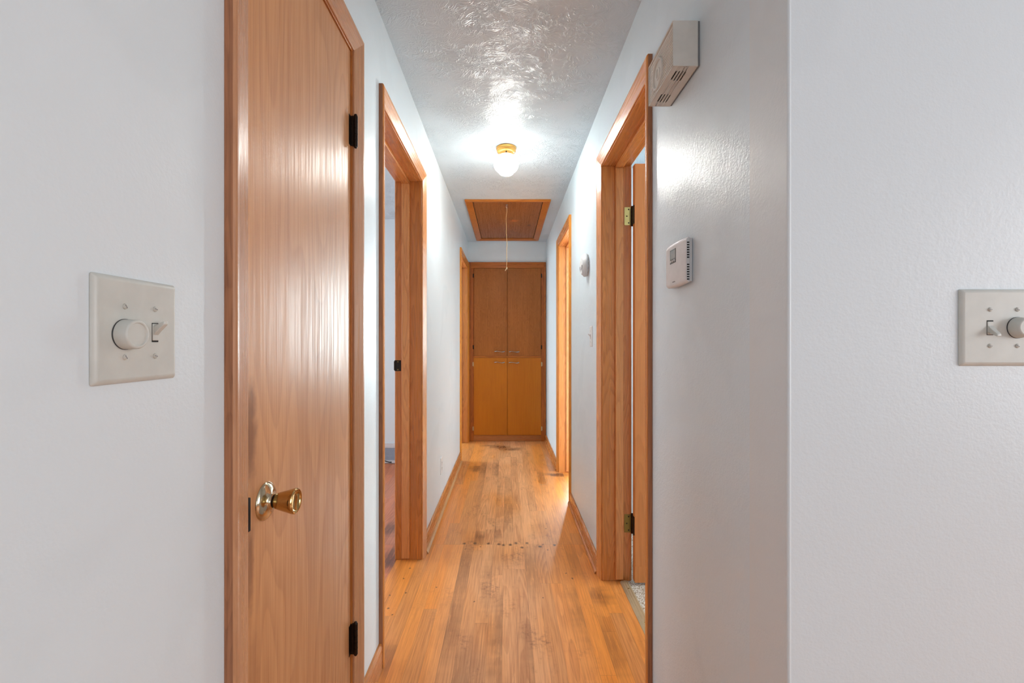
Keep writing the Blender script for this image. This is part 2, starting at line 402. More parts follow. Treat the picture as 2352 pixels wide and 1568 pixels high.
wall_x('wall_left_outer', -3.72, -3.6, 1.5, 6.6, [(2.2, 3.6, .8, 2.1), (4.85, 6.15, .8, 2.1)], M['wallroom'], 'outer wall of the left bedrooms')
wall_x('wall_right_outer', 2.6, 2.72, YF+.12, 3.1, [(1.5, 2.3, 1.25, 2.05)], M['wallroom'], 'outer wall of the bathroom')
wall_x('wall_right_far_outer', 3.6, 3.72, -3.0, 6.6, [(-1.75, .25, .7, 2.2)], M['wallroom'], 'outer wall of the right-hand rooms')
wall_y('wall_rear', -3.12, -3.0, LWX, 3.72, [(-.3, 2.1, .7, 2.2)], M['wallroom'], 'rear wall of the living room behind the camera')
YL = 4.39
wall_y('wall_left_bedroom_end', YL, YL+.1, -3.6, LWX, [], M['wallroom'], 'white end wall of the bedroom seen through the left doorway')
wall_y('wall_left_bedroom_near', 1.5, 1.6, -3.6, LWX, [], M['wallroom'], 'near wall of the left bedroom')
wall_y('wall_bathroom_end', 3.1, 3.22, RWX, 3.6, [], M['wallroom'], 'end wall of the bathroom')
bm = B((-1.2, -1.1, .6, 1.5, 0, CEIL), (-1.1, LWX, .6, .66, 0, CEIL))
tag(link('wall_closet', bm, M['wallroom'], loc=(-.9, 1, 0)), 'inner walls of the hall closet', 'wall', 'structure')

def ceil(name, x0, x1, y0, y1, lab):
    tag(link(name, B((x0, x1, y0, y1, CEIL, CEIL+.08)), M['ceil'], loc=((x0+x1)/2, (y0+y1)/2, CEIL)), lab, 'ceiling', 'structure')
HX0, HX1, HY0, HY1 = -.350, .366, 3.775, 5.25          # attic hatch outer trim
ax0, ax1, ay0, ay1 = HX0+.03, HX1-.03, HY0+.03, HY1-.03
bm = B((LWX, ax0, YF, YB+.12, CEIL, CEIL+.08), (ax1, RWX, YF, YB+.12, CEIL, CEIL+.08), (ax0, ax1, YF, ay0, CEIL, CEIL+.08), (ax0, ax1, ay1, YB+.12, CEIL, CEIL+.08))
tag(link('ceiling', bm, M['ceil'], loc=(0, 3, CEIL)), 'white textured ceiling of the hallway with swirled plaster ridges', 'ceiling', 'structure')
ceil('ceiling_living_room', LWX, 3.72, -3.12, YF, 'textured ceiling of the living room behind the camera')
ceil('ceiling_left', -3.72, LWX, .6, 6.72, 'ceiling of the left bedrooms')
ceil('ceiling_right', RWX, 3.72, YF, 6.72, 'ceiling of the bathroom and right bedroom')

def floor(name, x0, x1, y0, y1, mat, lab, top=0):
    tag(link(name, B((x0, x1, y0, y1, -.06, top)), mat, loc=((x0+x1)/2, (y0+y1)/2, 0)), lab, 'floor', 'structure')
floor('floor', LWX-.0, .575, YF, 6.6, M['floor'], 'worn orange oak strip floor of the hallway with dark stains and nail holes')
floor('floor_living_room', LWX-.0, 3.72, -3.12, YF, M['floor'], 'oak strip floor of the living room behind the camera')
floor('floor_left', -3.72, LWX-.0, .6, 6.72, M['floor_red'], 'reddish oak strip floor of the left bedroom')
floor('floor_bathroom', .575, 3.72, YF, 3.16, M['vinyl'], 'speckled white vinyl floor of the bathroom')
floor('floor_right', .575, 3.72, 3.16, 6.72, M['floor'], 'oak strip floor of the right bedroom')

# windows of the rooms around (they let the daylight in)
def window(n, axis, c, a0, a1, z0, z1, lab):
    t = thing('window_%d' % n, lab, 'window', ((a0+a1)/2, c, z0) if axis == 'y' else (c, (a0+a1)/2, z0), 'structure')
    def bb(u0, u1, d0, d1, q0, q1):
        return (u0, u1, c+d0, c+d1, q0, q1) if axis == 'y' else (c+d0, c+d1, u0, u1, q0, q1)
    f = .04
    link('window_frame', B(bb(a0, a1, -.02, .02, z0, z0+f), bb(a0, a1, -.02, .02, z1-f, z1), bb(a0, a0+f, -.02, .02, z0+f, z1-f), bb(a1-f, a1, -.02, .02, z0+f, z1-f)), M['cream'], t)
    link('window_pane', B(bb(a0+f, a1-f, -.003, .003, z0+f, z1-f)), M['glass'], t)
window(1, 'y', -3.06, -.3, 2.1, .7, 2.2, 'white framed living room window behind the camera')
window(2, 'y', 6.66, 1.15, 2.35, .8, 2.1, 'white framed window in the right bedroom')
window(3, 'x', -3.66, 2.2, 3.6, .8, 2.1, 'white framed window in the left bedroom')
window(4, 'x', 2.66, 1.5, 2.3, 1.25, 2.05, 'small white framed bathroom window')

window(5, 'x', 3.66, -1.75, .25, .7, 2.2, 'added white framed side window of the living room')  # added window, the opening for the side fill light
window(6, 'x', -3.66, 4.85, 6.15, .8, 2.1, 'added white framed window in the far left bedroom')  # added window, the opening for the far left fill light

# ------------------------------------------------------------------ doorways
PROF = [(0, 0), (0, CAS_T2-.002), (.0015, CAS_T2), (.047, CAS_T-.0006), (.053, CAS_T), (.0575, CAS_T-.0012), (CAS_C, CAS_T-.004), (CAS_C, 0)]
def casing_set(t, S, W, d, zin=ZIN, mats=None, z0=0.0, prof=PROF, yclip=9):
    """mitred casing on a hall wall; S = inward normal sign of the wall face along x"""
    mV, mH = mats or (M['casV'], M['casY'])
    P = lambda h, y, z: (W+S*(h+.0004), min(y, yclip), z)
    for y_in, sg in ((d[0], -1), (d[1], 1)):
        bm = bmesh.new()
        loft(bm, [[P(h, y_in+sg*u, z0) for u, h in prof], [P(h, y_in+sg*u, zin+u) for u, h in prof]])
        co = link('casing', bm, mV, t)
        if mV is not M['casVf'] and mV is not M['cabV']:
            # the outer edge of the board is a darker, rougher brown
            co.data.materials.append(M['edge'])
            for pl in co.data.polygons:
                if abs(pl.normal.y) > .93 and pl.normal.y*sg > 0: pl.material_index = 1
    bm = bmesh.new()
    loft(bm, [[P(h, d[0]-u, zin+u) for u, h in prof], [P(h, d[1]+u, zin+u) for u, h in prof]])
    link('head_casing', bm, mH, t)
def jamb_set(t, S, W, d, stop=(.063, .104), zin=ZIN):
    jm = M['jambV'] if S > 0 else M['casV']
    """S = +1: wall face looks to +x (left wall). Depth counts into the wall."""
    X = lambda k: W-S*k
    j0, j1, zj = d[0]+.004, d[1]-.004, zin-.004
    lo, hi = sorted((X(.0), X(TH+.001)))
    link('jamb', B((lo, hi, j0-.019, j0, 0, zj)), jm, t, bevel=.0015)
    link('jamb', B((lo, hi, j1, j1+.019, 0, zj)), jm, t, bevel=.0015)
    link('head_jamb', B((lo, hi, j0-.019, j1+.019, zj, ZRO-.001)), M['casY'], t, bevel=.001)
    if stop:
        s0, s1 = sorted((X(stop[0]), X(stop[1])))
        q = .0135
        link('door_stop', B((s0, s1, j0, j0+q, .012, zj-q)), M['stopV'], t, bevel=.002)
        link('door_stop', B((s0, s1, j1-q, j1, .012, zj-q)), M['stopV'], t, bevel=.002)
        link('head_stop', B((s0, s1, j0, j1, zj-q, zj)), M['casY'], t, bevel=.002)
    return j0, j1, zj

def room_casing(t, S, W, d):
    casing_set(t, -S, W-S*TH, d)

# door_1: the closed closet door on the left
t = thing('door_1', 'closed flush brown wood closet door with brass tulip knob, nearest on the left wall', 'door', (WL, sum(D1)/2, 0), 'structure')
casing_set(t, 1, WL, D1, mats=(M['casVn'], M['casYn']))
j0, j1, zj = jamb_set(t, 1, WL, D1, stop=(.044, .075))
slab = link('door_slab', B((WL-.040, WL-.004, j0+.0025, j1-.0025, .012, zj-.003)), M['closet'], t, bevel=.0015)
KY, KZ = .871, CZ-.3035
kn = bmesh.new()
lathe(kn, [(.0001, 0), (.0362, 0), (.0362, .0012), (.0345, .0035), (.030, .0068), (.024, .0088), (.017, .011), (.0145, .014), (.0140, .0175), (.0001, .0175)], (WL-.004, KY, KZ), (1, 0, 0), 56)
ros = link('knob_rosette', kn, M['knobr'], t, smooth=True)
kn = bmesh.new()
lathe(kn, [(.0001, .0170), (.0115, .0170), (.0115, .0205), (.0001, .0205)], (WL-.004, KY, KZ), (1, 0, 0), 48)
link('knob_neck', kn, M['dark'], t, smooth=True)
kn = bmesh.new()
lathe(kn, [(.0001, .0200), (.0128, .0200), (.0146, .0225), (.0166, .028), (.0188, .036), (.0212, .045), (.0232, .052), (.0240, .0555), (.0238, .0582), (.0222, .0598), (.0205, .0594), (.0195, .0580), (.0175, .0560), (.012, .0545), (.0001, .0540)], (WL-.004, KY, KZ), (1, 0, 0), 56)
link('door_knob', kn, M['knob'], t, smooth=True)
link('strike_plate', B((WL-.03, WL+.0062, D1[0]-.0005, j0+.0022, KZ-.029, KZ+.030)), M['dark'], t, bevel=.001)
def knuckle_hinge(t, x, y, z, h, mat, name='hinge', r=.0062, leaves=()):
    bm = bmesh.new()
    n = 5; st = h/n
    for k in range(n):
        lathe(bm, [(.0001, 0), (r, 0), (r, st-.0012), (.0001, st-.0012)], (x, y, z-h/2+k*st), (0, 0, 1), 20)
    lathe(bm, [(.0001, -.006), (r*.55, -.005), (r*.8, -.0025), (r*.8, h+.0025), (r*.55, h+.005), (.0001, h+.006)], (x, y, z-h/2), (0, 0, 1), 16)
    for b in leaves: box(bm, *b)
    return link(name, bm, mat, t, smooth=True)
for hz in (1.792, .290):
    hx, hy = WL+.0105, j1+.0005
    knuckle_hinge(t, hx, hy, hz, .09, M['bronze'], leaves=[(WL-.0045, hx, hy-.0035, hy+.0035, hz-.044, hz+.044), (WL-.0045, WL-.0028, hy-.017, hy, hz-.044, hz+.044)])

# door_2: open doorway on the left
t = thing('door_2', 'open wood-cased doorway on the left wall, with strike plate, leading to a bedroom', 'doorway', (WL, sum(D2)/2, 0), 'structure')
casing_set(t, 1, WL, D2); room_casing(t, 1, WL, D2)
j0, j1, zj = jamb_set(t, 1, WL, D2)
bm = B((WL-TH-.007, WL-TH+.028, j1-.0016, j1, 1.042-.029, 1.042+.029))
sp = link('strike_plate', bm, M['bronze'], t, bevel=.0007)
tp = bmesh.new(); tube(tp, [(WL-TH-.006, j1-.001, 1.042+s) for s in (-.024, 0, .024)], .0045, 12)
link('strike_lip', tp, M['bronze'], sp)
bm = B((WL-TH+.005, WL-TH+.018, j1-.0022, j1-.001, 1.042-.013, 1.042+.013)); link('latch_hole', bm, M['dark'], sp)
bm = bmesh.new()
for s in (-.021, .021): lathe(bm, [(.0001, 0), (.0035, 0), (.003, .0012), (.0001, .0012)], (WL-TH+.012, j1-.0015, 1.042+s), (0, -1, 0), 12)
link('screw', bm, M['oldbrass'], sp)

# door_3: bathroom doorway on the right with its door open
t = thing('door_3', 'wood-cased bathroom doorway on the right wall with its door standing open', 'doorway', (WR, sum(D3)/2, 0), 'structure')
casing_set(t, -1, WR, D3); room_casing(t, -1, WR, D3)
j0, j1, zj = jamb_set(t, -1, WR, D3, stop=(.063, .100))
px, py = RWX+.007, j1-.002
dx0, dy1 = px+.0015, py-.006
bz0, bz1 = .014, zj-.005
db = link('door_slab', B((dx0+.0, dx0+.70, dy1-.035, dy1, bz0, bz1)), M['bathdoor'], t, bevel=.0015)
link('door_sweep', B((dx0+.001, dx0+.695, dy1-.037, dy1-.0352, bz0, bz0+.078)), M['bathdoor'], db, bevel=.0008)
for hz in (CZ+.617, CZ-.885):
    h = knuckle_hinge(t, px, py, hz, .089, M['bronze'], leaves=[(px-.002, px+.004, py-.036, py, hz-.044, hz+.044)])
    bm = B((RWX-.031, RWX+.003, j1-.0016, j1+.0002, hz-.0445, hz+.0445))
    lf = link('hinge_leaf', bm, M['brass'] if hz > 1 else M['oldbrass'], h, bevel=.002)
    for sx, sz in ((-.010, -.033), (-.019, 0), (-.010, .033)):
        bm = bmesh.new(); lathe(bm, [(.0001, 0), (.0036, 0), (.003, .001), (.0001, .001)], (RWX+sx, j1-.0016, hz+sz), (0, -1, 0), 12)
        link('screw', bm, M['bronze'], h)
tt = thing('threshold', 'ribbed metal threshold strip in the bathroom doorway on the right', 'threshold', (.572, sum(D3)/2, 0))
bm = bmesh.new()
pr = [(.551, 0), (.553, .003), (.562, .0085), (.566, .0070), (.570, .0095), (.576, .0095), (.580, .007), (.584, .0085), (.592, .004), (.594, 0)]
loft(bm, [[(a, y, b+.0003) for a, b in pr] for y in (j0+.001, j1-.012)])
link('ribbed_strip', bm, M['steel'], tt)
for yy in (1.62, 1.88, 2.14):
    bm = bmesh.new(); lathe(bm, [(.0001, 0), (.004, 0), (.003, .0015), (.0001, .0015)], (.573, yy, .0098), (0, 0, 1), 12)
    link('screw', bm, M['oldbrass'], tt)

# door_4: far right doorway
t = thing('door_4', 'open wood-cased doorway on the right wall, farther along past the smoke alarm', 'doorway', (WR, sum(D4)/2, 0), 'structure')
casing_set(t, -1, WR, D4, mats=(M['casVf'], M['casYf'])); room_casing(t, -1, WR, D4); jamb_set(t, -1, WR, D4)
# door_5: far left doorway beside the cabinet
t = thing('door_5', 'open wood-cased doorway on the left wall beside the built-in cabinet', 'doorway', (WL, sum(D5)/2, 0), 'structure')
casing_set(t, 1, WL, D5, mats=(M['casVf'], M['casYf']), yclip=YB-.022); room_casing(t, 1, WL, D5); jamb_set(t, 1, WL, D5)

# ------------------------------------------------------------------ baseboards
def baseboard(name, S, W, runs, h, lab, shoe=True, mat='baseY'):
    yc = sum(r[0]+r[1] for r in runs)/2/len(runs)
    bm = bmesh.new(); t = thing(name, lab, 'baseboard', (W, yc, 0), 'structure')
    for a, b in runs:
        pr = [(0, 0), (.0125, 0), (.0125, h-.014), (.0105, h-.004), (.007, h), (0, h)]
        loft(bm, [[(W+S*(u+.0003), y, z+.0003) for u, z in pr] for y in (a, b)])
    link('board', bm, M[mat], t)
    if shoe:
        bm = bmesh.new()
        for a, b in runs:
            pr = [(.0127, .0)] + [(.0127+.013*math.cos(k), .017*math.sin(k)) for k in [i*PI/10 for i in range(6)]]
            loft(bm, [[(W+S*u, y, z+.0003) for u, z in pr] for y in (a, b)])
        link('quarter_round', bm, M[mat] if shoe != 'pale' else M['quarter'], t)
C = CAS_C+.0005
baseboard('baseboard_left', 1, WL, [(D2[1]+C, D5[0]-C)], .098, 'varnished wood baseboard along the left wall beyond the open doorway', 'pale')
baseboard('baseboard_left_near', 1, WL, [(D1[1]+C, D2[0]-C)], .09, 'short wood baseboard between the closet door and the left doorway', False)
baseboard('baseboard_right', -1, WR, [(D3[1]+C, D4[0]-C)], .078, 'wood baseboard on the right wall between the two doorways')
baseboard('baseboard_right_far', -1, WR, [(D4[1]+C, YB-.03)], .078, 'short wood baseboard on the right wall beside the cabinet')

# ------------------------------------------------------------------ built-in cabinet at the end of the hall
t = thing('built_in_cabinet', 'tall built-in wooden linen cabinet with four doors at the hallway end', 'cabinet', (0, YB, 0))
u = YB/F
def cx(px): return (px-1164)*(YB-.02)/F
def cz(py): return CZ-(py-786)*(YB-.02)/F
fx0, fx1 = CX0+.003, CX1-.003
yf = YB-.0185
gx0, gx1 = cx(1088), cx(1243)
zt, zm0, zm1, zb = cz(615.5), cz(821.3), cz(817.2), cz(999)
link('stile', B((fx0, gx0, yf, YB-.0005, 0, zt)), M['cabV'], t, bevel=.002)
link('stile', B((gx1, fx1, yf, YB-.0005, 0, zt)), M['cabV'], t, bevel=.002)
link('top_rail', B((fx0, fx1, yf, YB-.0005, zt, CTOP)), M['cabX'], t, bevel=.002)
link('middle_rail', B((gx0, gx1, yf, YB-.0005, zm0, zm1)), M['cabX'], t, bevel=.001)
link('kickboard', B((gx0, gx1, yf+.002, YB-.0005, .0005, zb)), M['baseX'], t, bevel=.002)
# stop bead on the outer frame
link('frame_bead', B((fx0, fx0+.03, yf-.006, yf-.0002, 0.001, CTOP), ), M['cabV'], t, bevel=.002)
link('frame_bead', B((fx1-.024, fx1, yf-.006, yf-.0002, 0.001, CTOP)), M['cabV'], t, bevel=.002)
link('head_bead', B((fx0+.031, fx1-.025, yf-.006, yf-.0002, CTOP-.03, CTOP)), M['cabX'], t, bevel=.002)
link('carcass', B((-.415, -.397, YB, YB+.45, 0, CTOP-.031), (.397, .415, YB, YB+.45, 0, CTOP-.031), (-.397, .397, YB+.43, YB+.45, 0, CTOP-.031), (-.397, .397, YB, YB+.43, CTOP-.05, CTOP-.031)), M['cabV'], t)
mx = cx(1165.2)
for (x0, x1, z0, z1, mat, hpx, hz, hs, hzs) in (
        (gx0+.002, mx-.0015, zm1+.001, zt-.002, 'cabup', (1137, 1158), cz(807), -1, (cz(633), cz(797))),
        (mx+.0015, gx1-.002, zm1+.001, zt-.002, 'cabup', (1170.5, 1191.5), cz(807.5), 1, (cz(633), cz(797))),
        (gx0, mx-.0015, zb+.001, zm0-.001, 'cablo', (1136.5, 1158), cz(832), -1, (cz(836), cz(984))),
        (mx+.0015, gx1, zb+.001, zm0-.001, 'cablo', (1170, 1191), cz(832.5), 1, (cz(836), cz(984)))):
    yd = yf-.0075
    d = link('cabinet_door', B((x0, x1, yd, yf+.012, z0, z1)), M[mat], t, bevel=.003)
    xa, xb = cx(hpx[0]), cx(hpx[1]); n = 16
    pts = [(xa+(xb-xa)*k/n, yd-.004-.018*math.sin(PI*k/n)**.6, hz+.0045*math.sin(2*PI*k/n)) for k in range(n+1)]
    bm = bmesh.new(); tube(bm, pts, [.0065-.0025*math.sin(PI*k/n) for k in range(n+1)], 10)
    for xx in (xa, xb): lathe(bm, [(.0001, 0), (.008, 0), (.007, .004), (.0001, .006)], (xx, yd, hz), (0, -1, 0), 14)
    link('handle', bm, M['chrome'], d, smooth=True)
    ex = x0 if hs < 0 else x1
    for q in hzs:
        bm = B((min(ex, ex+hs*.014), max(ex, ex+hs*.014), yf-.0022, yf, q-.022, q+.022))
        lathe(bm, [(.0001, -.028), (.003, -.025), (.004, -.02), (.004, .02), (.003, .025), (.0001, .028)], (ex+hs*.003, yf-.004, q), (0, 0, 1), 12)
        link('hinge', bm, M['bronze'] if mat == 'cabup' else M['steel'], d, smooth=True)

# ------------------------------------------------------------------ attic hatch
t = thing('attic_hatch', 'brown wooden pull-down attic hatch in the ceiling with a cord', 'hatch', ((HX0+HX1)/2, (HY0+HY1)/2, CEIL))
hp = [(u_, h) for u_, h in PROF]
xi0, xi1, yi0, yi1 = HX0+CAS_C, HX1-CAS_C, HY0+CAS_C, HY1-CAS_C
def hpt(x, y, h): return (x, y, CEIL-.0004-h)
for nm, e0, e1, mt in (('trim_board', lambda u_, h: hpt(xi0-u_, yi0-u_, h), lambda u_, h: hpt(xi1+u_, yi0-u_, h), 'casX'),
                   ('trim_board', lambda u_, h: hpt(xi0-u_, yi1+u_, h), lambda u_, h: hpt(xi1+u_, yi1+u_, h), 'hatchT'),
                   ('trim_board', lambda u_, h: hpt(xi0-u_, yi0-u_, h), lambda u_, h: hpt(xi0-u_, yi1+u_, h), 'cabV'),
                   ('trim_board', lambda u_, h: hpt(xi1+u_, yi0-u_, h), lambda u_, h: hpt(xi1+u_, yi1+u_, h), 'cabV')):
    bm = bmesh.new(); loft(bm, [[e0(*p) for p in hp], [e1(*p) for p in hp]]); link(nm, bm, M['hatchT'], t)
link('hatch_panel', B((xi0+.004, xi1-.004, yi0+.004, yi1-.004, CEIL+.001, CEIL+.016)), M['hatch'], t, bevel=.001)
link('frame_box', B((ax0, xi0+.0, ay0, ay1, CEIL+.001, CEIL+.09), (xi1, ax1, ay0, ay1, CEIL+.001, CEIL+.09), (xi0, xi1, ay0, yi0, CEIL+.001, CEIL+.09), (xi0, xi1, yi1, ay1, CEIL+.001, CEIL+.09), (xi0, xi1, yi0, yi1, CEIL+.02, CEIL+.09)), M['dark'], t)
ex, ey = -.001, 3.925
bm = bmesh.new()
lathe(bm, [(.0001, 0), (.011, 0), (.011, .002), (.004, .004), (.0032, .012), (.0001, .012)], (ex, ey, CEIL+.0008), (0, 0, -1), 20)
tube(bm, [(ex+.0075*math.sin(a), ey, CEIL-.018+.0075*math.cos(a)) for a in [2*PI*k/14 for k in range(15)]], .0018, 8)
link('screw_eye', bm, M['chrome'], t, smooth=True)
zc1 = CZ+(786-615)*ey/F; zc0 = CEIL-.024
n = 26
pts = [(ex+.003*math.sin(k*.9)*(1-k/n)-.004*math.sin(PI*k/n)*(1 if k < 12 else -.3), ey, zc0+(zc1-zc0)*k/n) for k in range(n+1)]
bm = bmesh.new(); tube(bm, pts, .0022, 8)
cord = link('pull_cord', bm, M['cord'], t, smooth=True)
for kz, r in ((zc1, .006), (CZ+(786-591)*ey/F, .0038)):
    bm = bmesh.new(); lathe(bm, [(.0001, -r), (r*.7, -r*.7), (r, 0), (r*.7, r*.7), (.0001, r)], (pts[-1][0]+.001, ey, kz), (.3, 0, 1), 12)
    link('knot', bm, M['cordend'], cord, smooth=True)
bm = bmesh.new()
tube(bm, [(pts[-1][0], ey, zc1-.002), (pts[-1][0]-.006, ey-.001, zc1-.012), (pts[-1][0]-.013, ey, zc1-.026)], [.0028, .0026, .0022], 8)
tube(bm, [(pts[-1][0], ey, zc1-.002), (pts[-1][0]+.003, ey+.001, zc1-.008), (pts[-1][0]+.002, ey, zc1-.015)], [.0026, .0022, .0018], 8)
link('frayed_end', bm, M['cordend'], cord, smooth=True)

# ------------------------------------------------------------------ ceiling light
LX, LY = -.003, 2.775
t = thing('ceiling_light', 'lit glass globe ceiling light with golden base above the hallway', 'ceiling light', (LX, LY, CEIL))
dn = (0, 0, -1)
bm = bmesh.new()
lathe(bm, [(.0001, .0005), (.0595, .0005), (.0615, .004), (.0610, .008), (.0575, .0105), (.0585, .014), (.0580, .021), (.0545, .028), (.0480, .032), (.0440, .034), (.0435, .050), (.0440, .0535), (.0415, .0545), (.0001, .0545)], (LX, LY, CEIL), dn, 56)
base = link('lamp_base', bm, M['gold'], t, smooth=True)
for a in (-PI/2, PI/6, 5*PI/6):
    bm = bmesh.new()
    lathe(bm, [(.0001, 0), (.002, 0), (.002, .006), (.0045, .006), (.0045, .010), (.0001, .010)], (LX+.043*math.cos(a), LY+.043*math.sin(a), CEIL-.045), (math.cos(a), math.sin(a), 0), 12)
    link('thumb_screw', bm, M['bronze'], base, smooth=True)
bm = bmesh.new()
gp = [(.0001, .050), (.0400, .050), (.0405, .054)]
gc, gr = .100, .0762
for k in range(17):
    a = math.radians(36+(147-36)*k/16)
    gp.append((gr*math.sin(a), gc-.062*math.cos(a)))
gp += [(.0412, .1535), (.0408, .158), (.037, .1615), (.028, .1632), (.0001, .1638)]
lathe(bm, gp, (LX, LY, CEIL), dn, 56)
link('glass_globe', bm, M['globe'], t, smooth=True)

# ------------------------------------------------------------------ wall fittings
# generic frame: a = along the wall, h = out of the wall, z = up
class Wall:
    def __init__(s, kind, c): s.k, s.c = kind, c
    def p(s, a, h, z):
        return {'L': (s.c+h, a, z), 'R': (s.c-h, a, z), 'F': (a, s.c-h, z)}[s.k]
    def n(s): return {'L': (1, 0, 0), 'R': (-1, 0, 0), 'F': (0, -1, 0)}[s.k]
    def box(s, bm, a0, a1, h0, h1, z0, z1):
        p, q = s.p(a0, h0, z0), s.p(a1, h1, z1)
        box(bm, *sum(([min(u_, v), max(u_, v)] for u_, v in zip(p, q)), []))
    def plate(s, bm, a0, a1, z0, z1, h=.006, bev=.006, inset=.0012):
        def ring(d, hh, rc, ns=5):
            pts = []
            for (ca, cz_, st) in ((a1-d-rc, z1-d-rc, 0), (a0+d+rc, z1-d-rc, 1), (a0+d+rc, z0+d+rc, 2), (a1-d-rc, z0+d+rc, 3)):
                for k in range(ns):
                    an = (st+k/(ns-1))*PI/2
                    pts.append(s.p(ca+rc*math.cos(an), hh, cz_+rc*math.sin(an)))
            return pts
        loft(bm, [ring(0, .0003, .003), ring(0, h*.28, .003), ring(bev*.25, h*.6, .003), ring(bev*.6, h*.86, .0025), ring(bev, h, .002), ring(bev+.0006, h, .002), ring(bev+.003, h, .0015)])
def screws(W_, t, spots, h, mat='screw', slot=True):
    for (a, z) in spots:
        bm = bmesh.new(); lathe(bm, [(.0001, 0), (.0036, 0), (.0032, .0012), (.002, .0018), (.0001, .002)], W_.p(a, h, z), W_.n(), 16)
        sc = link('screw', bm, M[mat], t, smooth=True)
        if slot:
            bm = bmesh.new(); vs = box(bm, -.0004, .0004, -.0004, .0004, -.0023, .0023)
            bmesh.ops.rotate(bm, verts=bm.verts, cent=(0, 0, 0), matrix=Matrix.Rotation(math.radians(30+a*900 % 60), 3, Vector(W_.n())))
            bmesh.ops.translate(bm, verts=bm.verts, vec=W_.p(a, h+.0018, z))
            link('screw_slot', bm, M['greyink'], sc)
def toggle(W_, t, a, z, h, up, mat):
    bm = bmesh.new(); W_.box(bm, a-.0052, a+.0052, h-.001, h+.0004, z-.0122, z+.0122)
    link('toggle_slot', bm, M['dark'], t)
    sg = 1 if up else -1
    bm = bmesh.new()
    # curved housing inside the slot and the lever standing out of it
    W_.box(bm, a-.0048, a+.0048, h-.001, h+.0013, z-.0102 if up else z-.0112, z+.0102 if not up else z+.0112)
    def q(hh, zz, w_, th): return [W_.p(a-w_, hh, zz-th), W_.p(a+w_, hh, zz-th), W_.p(a+w_, hh, zz+th), W_.p(a-w_, hh, zz+th)]
    loft(bm, [q(h+.0008, z+sg*.002, .0046, .0058), q(h+.006, z+sg*.0062, .0043, .0040), q(h+.0125, z+sg*.0112, .0038, .0028), q(h+.0145, z+sg*.0125, .0034, .0020)])
    link('toggle', bm, M[mat], t, bevel=.0008)
def dimmer_knob(W_, t, a, z, h, r0, r1, dep, mat):
    bm = bmesh.new(); c = W_.p(a, h, z); n_ = W_.n()
    lathe(bm, [(.0001, .0002), (r0+.0005, .0002), (r0+.0005, .0012), (.0001, .0012)], c, n_, 48)
    link('knob_gap', bm, M['lcdframe'], t, smooth=True)
    bm = bmesh.new()
    lathe(bm, [(.0001, .0013), (r0, .0013), (r0*.995, .004), (r1+.0008, dep-.002), (r1, dep-.0006), (r1-.0012, dep), (r1-.0028, dep-.0002), (r1-.0036, dep-.0014), (.0001, dep-.0012)], c, n_, 56)
    link('dimmer_knob', bm, M[mat], t, smooth=True)

# left double plate: round dimmer + toggle
Wl = Wall('L', WL); ya, yb, za, zb_ = .4985, .6245, 1.1185, 1.2445
t = thing('dimmer_switch', 'almond double switch plate with round dimmer knob left of its toggle, beside closet door', 'light switch', (WL, .561, 1.181))
bm = bmesh.new(); Wl.plate(bm, ya, yb, za, zb_); link('plate', bm, M['almond'], t, smooth=True)
ga, gb, zc_ = .5385, .5845, 1.1795
dimmer_knob(Wl, t, ga, zc_-.003, .006, .0178, .0166, .0165, 'almond')
toggle(Wl, t, gb, zc_, .006, True, 'almond')
screws(Wl, t, [(ga, zc_+.030), (ga, zc_-.030), (gb, zc_+.030), (gb, zc_-.030)], .006)
# right double plate: toggle + round dimmer
Wf = Wall('F', YF)
t = thing('dimmer_switch', 'almond double switch plate at right picture edge, knob right of lowered toggle', 'light switch', (.814, YF, 1.1915))
bm = bmesh.new(); Wf.plate(bm, .7505, .8765, 1.1280, 1.2550); link('plate', bm, M['almond'], t, smooth=True)
ga, gb, zc_ = .7975, .8425, 1.1912
dimmer_knob(Wf, t, gb, zc_, .006, .0172, .0142, .0165, 'almond')
toggle(Wf, t, ga, zc_, .006, False, 'almond')
screws(Wf, t, [(ga, zc_+.030), (ga, zc_-.030), (gb, zc_+.030), (gb, zc_-.030)], .006)

# small toggle switch on the right wall
Wr = Wall('R', WR)
t = thing('light_switch', 'white single toggle switch plate on right wall below the smoke alarm', 'light switch', (WR, 2.51, 1.2))
bm = bmesh.new(); Wr.plate(bm, 2.475, 2.545, 1.143, 1.258, h=.0055); link('plate', bm, M['white'], t, smooth=True)
toggle(Wr, t, 2.51, 1.2005, .0055, True, 'white'); screws(Wr, t, [(2.51, 1.2305), (2.51, 1.1705)], .0055, 'white', False)
# outlet on the left wall
t = thing('wall_outlet', 'white power outlet plate low on the left wall beyond the doorway', 'outlet', (WL, 3.17, .31))
bm = bmesh.new(); Wl.plate(bm, 3.135, 3.205, .252, .368, h=.0055); link('plate', bm, M['white'], t, smooth=True)
for zz in (.329, .291):
    bm = bmesh.new(); lathe(bm, [(.0001, 0), (.0168, 0), (.0160, .0015), (.0001, .0018)], (WL+.0055, 3.17, zz), (1, 0, 0), 28)
    so = link('socket', bm, M['white'], t, smooth=True)
    bm = bmesh.new()
    for da in (-.0063, .0063): Wl.box(bm, 3.17+da-.0011, 3.17+da+.0011, .0070, .0076, zz-.002, zz+.0065)
    Wl.box(bm, 3.168, 3.172, .0070, .0076, zz-.0100, zz-.0058)
    link('socket_slots', bm, M['dark'], so)
screws(Wl, t, [(3.17, .31)], .0055, 'white', False)

